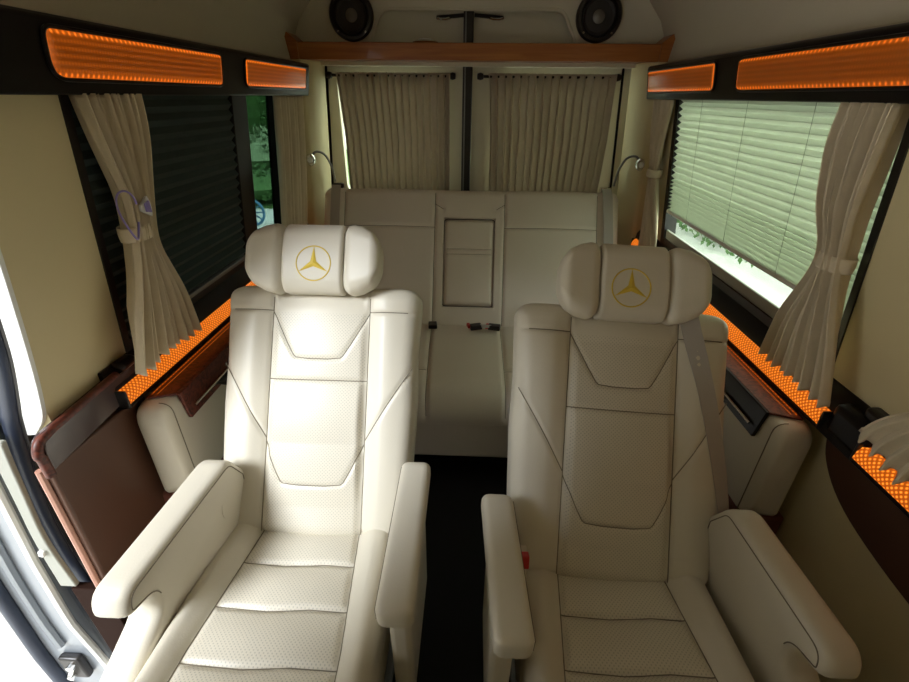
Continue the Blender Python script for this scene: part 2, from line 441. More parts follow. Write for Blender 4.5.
# black window frames
for side, n, y0, y1 in ((-1, 11, .955, 2.06), (1, 12, .945, 2.06)):
    mb = MB(); x_ = lambda z: side*float(xw(z))
    for (a, b) in ((y0-.004, y0+.014), (y1-.03, y1+.004)):
        quadbox(mb, [(x_(.80)-side*.004, a, .80), (x_(.80)-side*.004, b, .80), (x_(1.385)-side*.004, b, 1.385), (x_(1.385)-side*.004, a, 1.385)], (side*.05, 0, 0))
    for (a, b) in ((.795, .83), (1.378, 1.386)):
        quadbox(mb, [(x_(a)-side*.003, y0, a), (x_(a)-side*.003, y1, a), (x_(b)-side*.003, y1, b), (x_(b)-side*.003, y0, b)], (side*.05, 0, 0))
    struct(mb.build('trim_%d' % n, 'black', smooth=False))
    if side < 0:
        mb = MB(); quadbox(mb, [(x_(.80)+.002, 1.645, .80), (x_(.80)+.002, 1.755, .80), (x_(1.385)+.002, 1.755, 1.385), (x_(1.385)+.002, 1.645, 1.385)], (-.03, 0, 0))
        struct(mb.build('trim_17', 'gloss', bevel=.004))
    g = MB(); d = .035
    quadbox(g, [(x_(.80)+side*d, y0, .80), (x_(.80)+side*d, y1, .80), (x_(1.385)+side*d, y1, 1.385), (x_(1.385)+side*d, y0, 1.385)], (side*.004, 0, 0))
    struct(g.build('window_%d' % (3 if side < 0 else 4), 'tint' if side < 0 else 'clear', smooth=False))
# grey inner ledge of the right window
mb = MB()
quadbox(mb, [(.866, .98, .828), (.866, 2.03, .828), (.862, 2.03, .868), (.862, .98, .868)], (.012, 0, 0))
struct(mb.build('trim_13', 'grey', bevel=.004))

# ------------------------------------------------------------------ pleated blinds
def pleats(m, name, par, side, y0, y1, zs, off, amp):
    G = [[(side*(float(xw(z))+off+(amp if k % 2 else -amp)), y, z) for y in np.linspace(y0, y1, 3)] for k, z in enumerate(zs)]
    return MB().grid(G).build(name, m, par, smooth=False, solid=.001, recalc=False)
zz = [1.378]
while zz[-1] > 1.09: zz.append(zz[-1]-.0118)
while zz[-1] > .958: zz.append(zz[-1]-.0075)
t = empty('pleated_blind', (.86, 1.5, .97), 'pale green pleated blind drawn down over the right side window', 'blind')
pleats('blind', 'pleated_cloth', t, 1, .962, 2.028, zz, .006, .0075)
z = zz[-1]; x = float(xw(z))+.006
MB().box((x, 1.495, z-.006), (.022, 1.066, .014)).build('bottom_rail', 'white', t, bevel=.003)
for y in (1.22, 1.52, 1.82):
    MB().tube([(float(xw(1.378))-.006, y, 1.378), (float(xw(z))-.006, y, z)], .0007, 5).build('cord', 'grey', t)
zz = [1.38]
while zz[-1] > .85: zz.append(zz[-1]-.0155)
t = empty('pleated_blind', (-.86, 1.3, .84), 'dark green black pleated blind drawn down inside the left side window', 'blind')
pleats('darkblind', 'pleated_cloth', t, -1, .966, 1.64, zz, .004, .006)
MB().box((-float(xw(zz[-1]))-.004, 1.312, zz[-1]-.006), (.02, .655, .014)).build('bottom_rail', 'steel', t, bevel=.003)

# ------------------------------------------------------------------ the open side door outside the left wall
t = empty('sliding_door', (-1.08, 1.2, -.45), 'silver sliding side door slid open behind the white door pillar at the left', 'door')
def slab(name, y0, y1, zs, xin, xout, m, bev=.02, par=t):
    G = []
    for y in (y0, y1):
        G.append([(-xin(z), y, z) for z in zs]+[(-xout(z), y, z) for z in zs[::-1]])
    return MB().grid(G, True, caps=True).build(name, m, par, bevel=bev)
xin = lambda z: float(np.interp(z, [-.45, -.06, .137, .387, .697, .80, 1.40], [1.00, 1.01, 1.034, 1.02, .985, .965, .90]))
xout = lambda z: float(np.interp(z, [-.45, -.025, .30, .60, .80, 1.40], [1.19, 1.20, 1.18, 1.14, 1.10, .99]))
zl = list(np.linspace(-.45, .79, 12)); zu = list(np.linspace(.79, 1.42, 7))
slab('door_shell', .66, 1.98, zl, xin, xout, 'silver')
slab('window_frame', .66, .745, zu, xin, xout, 'silver', .015)
slab('window_frame', 1.86, 1.98, zu, xin, xout, 'black', .01)
slab('top_rail', .66, 1.98, [1.42, 1.50], xin, xout, 'silver', .01)
slab('window_pane', .745, 1.86, zu, lambda z: xin(z)+.055, lambda z: xin(z)+.06, 'tint', 0)
zr = np.linspace(-.45, .45, 14)
o = MB().tube([(-xout(z)+.004, .652, z) for z in np.linspace(-.45, 1.3, 26)], .017, 10).build('rubber_edge', 'rubber', t)
MB().tube([(-(.45*xin(z)+.55*xout(z)), .655, z) for z in np.linspace(.02, .78, 16)], .012, 8).build('edge_rib', 'silver', t)
MB().tube([(-xin(z)-.010, .655, z) for z in np.linspace(-.2, .78, 16)], .010, 8).build('edge_rib', 'white', t)
lt = MB().box((-1.108, .650, -.075), (.062, .022, .10)).build('latch', 'black', t, bevel=.008)
mb = MB(); mb.lathe([(0, -.02), (.010, -.02), (.010, .0), (0, .0)], (-1.100, .645, -.05), n=16); mb.lathe([(0, -.02), (.010, -.02), (.010, .0), (0, .0)], (-1.115, .645, -.10), n=16)
mb.box((-1.108, .634, -.077), (.012, .012, .05), ry=.5)
mb.build('bolt', 'chrome', lt)

# door pillar of the body: white painted flange, grey strip, rubber seal
def ribbon(pa, pb, y, th, m, name, bev=.004, turn=0.0):
    """flat painted strip between two outlines in the x-z plane, th deep"""
    pa, pb = np.array(smooth_pl(pa)), np.array(smooth_pl(pb)); n = len(pa)
    G = [np.c_[p[:, 0], np.full(n, yy), p[:, 1]] for p, yy in ((pa, y), (pb, y+turn), (pb, y+turn+th), (pa, y+th))]
    G = np.array(G).transpose(1, 0, 2)
    o = MB().grid(G, True, caps=True).build(name, m, bevel=bev); return struct(o)
inner = [(-.735, 1.50), (-.765, 1.30), (-.787, 1.184), (-.807, 1.067), (-.838, .905), (-.858, .823), (-.870, .785), (-.905, .745)]
outer_ = [(-.82, 1.50), (-.845, 1.30), (-.868, 1.184), (-.888, 1.067), (-.925, .905), (-.95, .823), (-.965, .765), (-.965, .740)]
ribbon(inner, outer_, .700, .010, 'white', 'trim_14', bev=.002)
sealp = smooth_pl([(-.81, 1.50), (-.832, 1.25), (-.858, 1.108), (-.879, .99), (-.893, .925), (-.925, .828), (-.955, .749), (-.982, .663), (-1.002, .537), (-1.012, .395), (-1.005, .218), (-.99, .08)], 2)
t = empty('door_seal', (-.93, .69, .1), 'blue black rubber seal running down the white door pillar', 'seal')
MB().tube([(x+.012*min(1, max(0, (.80-z)/.1)), .708, z) for x, z in sealp], .022, 12).build('seal_bulb', 'rubber', t)
MB().tube([(x+.022+.012*min(1, max(0, (.80-z)/.1)), .704, z) for x, z in sealp], .006, 8).build('seal_lip', 'black', t)
MB().box((-.985, .648, .43), (.014, .010, .018), ry=.3).build('clip', 'white', t, bevel=.003)
ribbon([(-.925, .765), (-.934, .712), (-.950, .595), (-.969, .462), (-.958, .298)], [(-.955, .765), (-.966, .712), (-.978, .595), (-.995, .462), (-1.000, .298)], .652, .012, 'grey', 'trim_15')
ribbon([(-.905, .75), (-.915, .5), (-.92, .25), (-.92, .0)], [(-.985, .75), (-1.005, .5), (-1.01, .25), (-.99, .0)], .735, .02, 'black', 'trim_16')

# ------------------------------------------------------------------ brown lower panels
t = empty('door_side_panel', (-.90, .75, 0), 'brown leather lower panel with copper edge behind the open side door', 'panel')
mb = MB(); pts = [(.648, .70), (.648, .30), (.70, .0), (.94, .0), (.94, .69)]
mb.prism([(p, q) for p, q in pts], lambda p, q, d: (-float(xw(q))+d, p, q), .0, .025); mb.build('brown_panel', 'brown', t, bevel=.006)
MB().tube([(-float(xw(z))+.004, .645, z) for z in np.linspace(.70, .22, 14)], .0075, 8).build('copper_edge', 'copper', t)
t = empty('step_cover', (-.94, .655, -.15), 'small brown cover, its colour darkened for shade, low down between the door seal and the left seat', 'cover')
MB().box((-.935, .662, .06), (.085, .02, .46)).build('cover_panel', mat('shade_darkened_brown', (.020, .008, .005), .8, spec=.1), t, bevel=.003)  # brown set very dark, shade put into the base colour
t = empty('armrest_ledge', (-.865, .76, .69), 'dark glossy ledge with red burl wood rim beside the left door pillar', 'ledge')
yz = rounded_poly([(.652, .695), (.652, .772), (.93, .785), (.93, .715)], [.004, .03, .004, .004], 6)
mb = MB(); mb.prism([tuple(p) for p in yz], lambda p, q, d: (-float(xw(q))+d, p, q), .0, .030); mb.build('ledge_face', 'plum', t, bevel=.004)
pth = [(-.846, .643, .690), (-.846, .643, .735)]+[(-.846, .640+.026*(1-math.cos(a)), .742+.030*math.sin(a)) for a in np.linspace(0, math.pi/2, 8)]+[(-.848, y, .772+.012*(y-.666)/.26) for y in np.linspace(.69, .88, 8)]
MB().tube(pth, .0095, 10).build('burl_rim', 'burl', t)
MB().box((-.848, .915, .795), (.034, .055, .026), rz=.0).build('end_block', 'gloss', t, bevel=.012)

# right side: dark corner block and brown panel, forward of the window
t = empty('armrest_ledge', (.865, .80, .69), 'black corner block between the two lit strips on the right wall', 'ledge')
MB().box((.850, .80, .748), (.055, .115, .085)).build('corner_block', 'gloss', t, bevel=.02)
MB().box((.862, .775, .80), (.04, .06, .03)).build('latch_block', 'black', t, bevel=.01)
t = empty('wall_cover', (.89, .4, .3), 'dark brown curved panel under the near lit strip on the right wall', 'panel')
cur = smooth_pl([(.875, .70), (.872, .66), (.85, .615), (.79, .565), (.70, .535), (.55, .515), (.2, .50), (-.3, .50)], 2)
mb = MB(); mb.prism([(-.3, .70)]+[(p, q) for p, q in cur], lambda p, q, d: (float(xw(q))-d, p, q), .0, .012); mb.build('brown_panel', mat('dark_brown_leather', (.085, .036, .02), .5, bump=.08), t, bevel=.003)

# ------------------------------------------------------------------ lamps in the coves and along the sills
def cove_lamp(side, y0, y1, label, rf, rb, lensm='lens'):
    z0, z1 = 1.400, 1.480
    P = rounded_poly([(y0, z0), (y1, z0), (y1, z1), (y0, z1)], [rf, rb, rb, rf*.6], 10)
    P = densify(P, .01)
    t = empty('cove_lamp', (side*.75, (y0+y1)/2, z0), label, 'lamp', 'amber lamps in the coves')
    def xs(z, d): return side*(.757-.019*(z-1.375)/.117-d)
    c = P.mean(0)
    # lens: nested outlines shrinking inwards so that the distance to the rim is carried along
    mb = MB(); rings = []; AT = []; UV = []
    half = (z1-z0)/2
    for e in (0, .002, .0045, .007, .0095, .013, .018, .026, half-.0006):
        Q = np.c_[np.clip(P[:, 0], y0+min(e*1.0, .3), y1-e), np.clip(P[:, 1], z0+e, z1-e)]
        nrm = P-c; 
        lift = .0035+.005*math.sin(min(1, e/.02)*math.pi/2)
        rings.append(np.c_[[xs(q[1], lift) for q in Q], Q[:, 0], Q[:, 1]]); AT.append(np.full(len(Q), e)); UV.append(Q-np.array([0, z0]))
    mb.grid(rings, True, uv=UV, at=AT); mb.f.append(tuple(range(mb.n-len(P), mb.n))); mb.build('lens', lensm, t)
    mb = MB(); mb.tube([(xs(q[1], .003), q[0], q[1]) for q in P], .004, 8, closed=True); mb.build('bezel', 'gloss', t)
cove_lamp(-1, .893, 1.505, 'long amber cove lamp above the left side window', .035, .02)
cove_lamp(-1, 1.655, 2.245, 'short amber cove lamp at the far end of the left cove', .03, .02)
cove_lamp(1, .60, .60+.92, 'long amber cove lamp above the right side window', .035, .03, 'lens_dim')
cove_lamp(1, 1.655, 2.275, 'short dim amber cove lamp at the far end of the right cove', .03, .02, 'lens_dim')

def strip_lamp(side, y0, y1, label):
    t = empty('strip_lamp', (side*.83, (y0+y1)/2, .70), label, 'lamp', 'amber strip lamps along the sills')
    sec = [(.846, .748), (.836, .752), (.826, .746), (.8185, .733), (.8165, .716), (.826, .712)]
    ys = np.linspace(y0, y1, max(3, int((y1-y0)/.05)))
    cum = np.r_[0, np.cumsum(np.hypot(*np.diff(np.array(sec), axis=0).T))]
    G = [[(side*p, y, q) for p, q in sec] for y in ys]; UV = [[(y, c) for c in cum] for y in ys]
    MB().grid(G, True, uv=UV, caps=True).build('diffuser', 'strip', t)
    for y in (y0, y1): MB().box((side*.832, y, .730), (.032, .006, .046)).build('end_cap', 'black', t, bevel=.002)
strip_lamp(-1, .852, 2.30, 'amber lit strip under the left tied curtain and window')
strip_lamp(1, .862, 2.30, 'long amber lit strip under the right side window')
strip_lamp(1, -.15, .755, 'near amber lit strip at the right edge beside the black corner block')

# ------------------------------------------------------------------ side consoles with wood cup holder flap
def console(side, label):
    t = empty('side_console', (side*.79, 1.2, .38), label, 'console')
    y0, y1 = .865, 1.62
    P = rounded_poly([(.843, .375), (.843, .688), (.750, .690), (.747, .39)], [.01, .03, .03, .015], 6)
    n = len(P); c = P.mean(0); G = []
    for e, dy in ((.045, 0), (.028, .004), (.014, .012), (.005, .024), (0, .042)):
        Q = c+(P-c)*(1-e/np.linalg.norm(P-c, axis=1)[:, None]); G.append(np.c_[side*Q[:, 0], np.full(n, y0+dy), Q[:, 1]])
    for y in (1.2, y1): G.append(np.c_[side*P[:, 0], np.full(n, y), P[:, 1]])
    MB().grid(G, True, caps=True).build('console_body', 'leather', t)
    sq = [(side*q[0], y0+.030, q[1]) for q in c+(P-c)*1.001 if q[0] < .81]
    MB().tube(sq, .0013, 6).build('stitching', 'stitch', t)
    MB().box((side*.83, 1.05, .19), (.10, .33, .37)).build('plinth', mat('console_plinth', (.20, .07, .05), .5), t, bevel=.01)
    ya, yb = .905, 1.42
    mb = MB(); quadbox(mb, [(side*.820, ya, .691), (side*.749, ya+.02, .693), (side*.749, yb, .693), (side*.820, yb, .691)], (0, 0, .006))
    f = mb.build('flap', 'burl', t, bevel=.002)
    mb = MB(); quadbox(mb, [(side*.742, ya+.02, .698), (side*.736, ya+.03, .614), (side*.736, yb, .614), (side*.742, yb, .698)], (side*.010, 0, 0))
    mb.build('wood_front', 'burl' if side < 0 else 'gloss', f, bevel=.002)
    MB().tube([(side*.733, ya+.05, .642), (side*.733, yb-.05, .642)], .004, 8).build('chrome_bar', 'chrome', f)
    mb = MB(); mb.prism([(ya+.16, .635), (yb-.06, .635), (yb-.08, .585), (ya+.22, .590)], lambda p, q, d: (side*d, p, q), .726, .742); mb.build('pull', 'black', f, bevel=.006)
    for dz in ((.812, .692), (.798, .6925)):
        MB().tube([(side*dz[0], ya+.015, dz[1]+.006), (side*dz[0], yb-.02, dz[1]+.006)], .0011, 6).build('light_line', 'line', f)
console(-1, 'cream leather side console with burl wood flap beside the left seat')
console(1, 'cream leather side console with black flap beside the right seat')

# ------------------------------------------------------------------ curtains
def drape(name, m, rows, xfun, npl, amp, parent, seed=0, hem=.004):
    """pleated cloth: rows of (z, y0, y1) from top to bottom; xfun(z) gives the x of the cloth"""
    rg = random.Random(seed); rows = np.array(rows); nv, nu = 60, npl*12
    z = np.linspace(rows[0, 0], rows[-1, 0], nv)
    def itp(c):
        order = np.argsort(rows[:, 0]); zz, cc = rows[order, 0], rows[order, c]
        k = np.interp(z, zz, cc)
        ker = np.ones(7)/7; kk = np.convolve(np.pad(k, 3, 'edge'), ker, 'valid'); return kk
    a, b = itp(1), itp(2)
    u = np.linspace(0, 1, nu); ph = np.cumsum([rg.uniform(.75, 1.25) for _ in range(nu)]); ph = ph/ph[-1]*npl*2*math.pi
    am = np.interp(u, np.linspace(0, 1, npl*2+1), [rg.uniform(.6, 1.2) for _ in range(npl*2+1)])
    ph2 = rg.uniform(0, 6)
    w0 = max(b-a); G = []
    for j in range(nv):
        w = b[j]-a[j]; k = (w/w0)**.5; tj = j/(nv-1)
        A = amp*am*(.75+.35*k)*(1+.3*math.sin(3*tj+ph2))
        q_ = ph+.5*np.sin(2.2*tj+u*4+ph2)
        x = A*(2*np.abs(np.sin(q_/2))**.8-1)+.15*A*np.sin(2*ph+1.3)
        y = a[j]+w*u+.25*(w/npl)*np.cos(ph)*.5
        zz = z[j]+hem*np.sin(ph+1)*(tj > .97)-(.006*np.sin(u*9+ph2))*tj
        G.append(np.stack([x, y, zz+np.zeros(nu)], 1))
    G = np.array(G); G2 = xfun(G)
    return MB().grid(G2).build(name, m, parent, solid=.0015, recalc=False)
def side_x(side, top, bot):
    def f(G):
        o = G.copy(); zz = G[..., 2]; base = np.interp(zz, [.79, 1.38], [bot, top])
        o[..., 0] = side*(base-G[..., 0]); return o
    return f
def tie(parent, side, y0, y1, z, x, h=.032, m='curtain', slope=0.0):
    a = np.linspace(0, 2*math.pi, 40, endpoint=False); hw = (y1-y0)/2+.006; G = []
    for k in range(7):
        f = k/6; bul = .0015*math.sin(f*math.pi)
        G.append(np.c_[side*x+(.027+bul)*np.cos(a), (y0+y1)/2+(hw+bul)*np.sin(a), z-h/2+h*f+slope*np.sin(a)*hw])
    return MB().grid(G, True).build('tie_band', m, parent, solid=.002, recalc=False)
t = empty('tied_curtain', (-.80, 1.05, .79), 'beige curtain tied with a clip at the left side window', 'curtain')
drape('curtain_cloth', 'curtain', [(1.378, .955, 1.13), (1.30, .965, 1.12), (1.18, .995, 1.075), (1.10, .985, 1.05), (1.06, .975, 1.045), (1.0, .955, 1.07), (.92, .915, 1.105), (.79, .865, 1.135)], side_x(-1, .775, .790), 9, .022, t, 3)
tie(t, -1, .978, 1.048, 1.095, .784)
tk = MB(); fan = [(math.cos(a)*.044, math.sin(a)*.044) for a in np.linspace(-.55, .55, 9)]
tk.prism([(.006, -.006)]+fan+[(.006, .006)], lambda p, q, d: (-.752+d, 1.000+p*.9, 1.150+q), 0, .006)
ck = tk.build('clip', 'white', t, bevel=.001)
MB().prism([(.016, -.009), (.033, -.013), (.033, .013), (.016, .009)], lambda p, q, d: (-.745+d, 1.000+p*.9, 1.150+q), 0, .004).build('clip_badge', 'lilac', ck)
th = [(-.752+.006*math.sin(a*2), 0.972+.026*math.cos(a), 1.142+.052*math.sin(a)) for a in np.linspace(.4, 5.9, 40)]
MB().tube(th, .0022, 6).build('tie_cord', 'lilac', t)
t = empty('tied_curtain', (.80, 1.0, .79), 'beige curtain tied at the middle at the right side window', 'curtain')
drape('curtain_cloth', 'curtain', [(1.376, .945, 1.08), (1.30, .945, 1.085), (1.18, .945, 1.05), (1.10, .932, .995), (1.06, .928, .995), (1.0, .905, 1.02), (.92, .87, 1.06), (.79, .825, 1.085)], side_x(1, .775, .790), 9, .022, t, 8)
tie(t, 1, .930, .998, 1.075, .784)
t = empty('gathered_curtain', (-.79, 2.1, .78), 'beige gathered curtain in the far left corner beside the reading lamp', 'curtain')
drape('curtain_cloth', 'curtain', [(1.378, 1.95, 2.28), (1.2, 1.935, 2.26), (1.0, 1.90, 2.24), (.78, 1.88, 2.2)], side_x(-1, .785, .82), 8, .012, t, 5)
t = empty('gathered_curtain', (.79, 2.15, .76), 'beige narrow curtain in the far right corner beside the pleated blind', 'curtain')
drape('curtain_cloth', 'curtain', [(1.378, 2.05, 2.28), (1.25, 2.07, 2.25), (1.10, 2.10, 2.17), (1.0, 2.04, 2.17), (.85, 1.96, 2.17), (.76, 1.93, 2.17)], side_x(1, .785, .81), 5, .012, t, 6)
tie(t, 1, 2.09, 2.17, 1.09, .796)
t = empty('tied_curtain', (.80, .55, .79), 'beige curtain bunch at the right edge above the near strip lamp', 'curtain')
drape('curtain_cloth', 'curtain', [(1.376, .36, .52), (1.18, .42, .52), (1.06, .45, .54), (.95, .46, .61), (.86, .45, .70), (.79, .44, .735)], side_x(1, .775, .778), 9, .014, t, 9, .008)
tie(t, 1, .45, .54, 1.07, .790)
# the two gathered curtains across the rear doors, each on its rod
def rear_curtain(x0t, x1t, x0b, x1b, label, rlabel, seed, cap):
    t = empty('rear_curtain', ((x0t+x1t)/2, 2.435, .86), label, 'curtain', 'curtains across the rear doors')
    def f(G):
        o = G.copy(); o[..., 0] = G[..., 1]; o[..., 1] = 2.437+G[..., 0]; return o
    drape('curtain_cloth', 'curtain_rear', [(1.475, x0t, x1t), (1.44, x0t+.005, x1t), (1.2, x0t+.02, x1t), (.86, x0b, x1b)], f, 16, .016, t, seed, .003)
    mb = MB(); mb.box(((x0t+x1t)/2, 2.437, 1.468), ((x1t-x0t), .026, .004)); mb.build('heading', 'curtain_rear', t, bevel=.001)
    r = empty('curtain_rod', ((x0t+x1t)/2, 2.437, 1.46), rlabel, 'rod', 'rods of the rear curtains')
    MB().tube([(x0t-.035, 2.457, 1.462), (x1t+.012, 2.457, 1.462)], .0065, 10).build('rod', 'black', r)
    for x in (x0t-.035, x1t+.014):
        MB().lathe([(0, -.016), (.012, -.014), (.016, 0), (.012, .014), (0, .016)], (x, 2.457, 1.462), 'x', 16).build('finial', 'black', r)
        MB().box((x, 2.482, 1.462), (.012, .05, .014)).build('bracket', 'black', r, bevel=.002)
rear_curtain(-.665, -.125, -.645, -.125, 'beige gathered curtain across the left rear door', 'black rod above the left rear door curtain', 21, 0)
rear_curtain(.055, .645, .08, .63, 'beige gathered curtain across the right rear door', 'black rod above the right rear door curtain', 22, 1)

# ------------------------------------------------------------------ rear shelf, speakers, hooks, reading lamps
t = empty('wooden_shelf', (0, 2.36, 1.515), 'orange brown wooden shelf board across the top of the rear doors', 'shelf')
MB().box((0, 2.375, 1.55), (1.66, .11, .066)).build('board', 'shelf', t, bevel=.004)
for sx in (-1, 1):
    P = rounded_poly([(sx*.785, 1.517), (sx*.850, 1.517), (sx*.842, 1.618), (sx*.826, 1.618), (sx*.785, 1.585)], [.003, .003, .01, .01, .01], 5)
    mb = MB(); mb.prism([tuple(p) for p in P], lambda p, q, y: (p, y, q), 2.312, 2.43); mb.build('end_bracket', 'shelf', t, bevel=.002)
def speaker(x, label):
    c = (x, 2.425, 1.69); t = empty('speaker', (x, 2.425, 1.60), label, 'speaker', 'round speakers above the shelf')
    MB().lathe([(.098, .01), (.098, -.012), (.092, -.02), (.080, -.021), (.075, -.012), (.072, .0), (.072, .01)], c, n=48).build('ring', 'black', t)
    MB().lathe([(.074, -.004), (.068, -.010), (.058, -.004), (.030, .012), (.0, .016)], c, n=48).build('cone', 'cone', t)
    MB().lathe([(.030, .010), (.026, -.006), (.015, -.013), (0, -.015)], c, n=32).build('dust_cap', 'steel', t)
    for a in range(4):
        q = a*math.pi/2+.78; MB().lathe([(.004, 0), (.004, -.003), (0, -.004)], (x+.086*math.cos(q), 2.405, 1.69+.086*math.sin(q)), n=10).build('screw', 'chrome', t)
speaker(-.56, 'round black speaker above the left end of the wooden shelf')
speaker(.527, 'round black speaker above the right end of the wooden shelf')
for x, d, lab in ((-.155, -1, 'small chrome catch left of the seam between the rear door tops'), (.085, 1, 'small chrome catch right of the seam between the rear door tops')):
    t = empty('door_catch', (x, 2.47, 1.69), lab, 'catch', 'chrome catches on the rear door tops')
    MB().tube([(x-.03*1, 2.478, 1.690), (x-.012, 2.466, 1.684), (x+.012, 2.466, 1.684), (x+.03, 2.478, 1.690)], .006, 8).build('bar', 'chrome', t)
    MB().tube([(x+d*.03, 2.478, 1.690), (x+d*-.10, 2.474, 1.700)], .008, 8).build('lever', 'black', t)
t = empty('shelf_light', (-.23, 2.40, 1.585), 'small oval chrome light on the left half of the wooden shelf', 'lamp')
MB().lathe([(0, 0), (.055, 0), (.058, .006), (.045, .012), (0, .014)], (-.23, 2.395, 1.584), 'z', 28).build('bezel', 'chrome', t)
MB().lathe([(0, .013), (.035, .012), (.03, .018), (0, .021)], (-.23, 2.395, 1.584), 'z', 24).build('lens', 'white', t)
def lamp(side, label):
    x = side*.745; y = 2.36
    t = empty('reading_lamp', (x, y, .95), label, 'lamp', 'gooseneck reading lamps')
    pts = smooth_pl2([(x-side*.03, y+.06, .985), (x-side*.028, y+.04, 1.06), (x-side*.012, y, 1.125), (x+side*.02, y-.03, 1.140), (x+side*.035, y-.05, 1.125)])
    MB().tube(pts, .0055, 8).build('gooseneck', 'steel', t)
    c = np.array((x+side*.035, y-.055, 1.105))
    h = MB().lathe([(0, .02), (.012, .018), (.017, .0), (.019, -.03), (.016, -.036), (0, -.034)], c, 'y', 20); h.v[0][:, 2] = c[2]+(h.v[0][:, 2]-c[2])*1.5
    hd = h.build('lamp_head', 'chrome', t)
    MB().lathe([(0, -.036), (.013, -.036), (.012, -.041), (0, -.042)], c, 'y', 20).build('bulb_glass', 'white', hd)
def smooth_pl2(P, it=3):
    P = [np.array(p, float) for p in P]
    for _ in range(it):
        q = [P[0]]
        for a, b in zip(P[:-1], P[1:]): q += [a*.75+b*.25, a*.25+b*.75]
        q.append(P[-1]); P = q
    return np.array(P)
lamp(-1, 'small chrome gooseneck reading lamp on the left rear post')
lamp(1, 'small chrome gooseneck reading lamp on the right rear post')

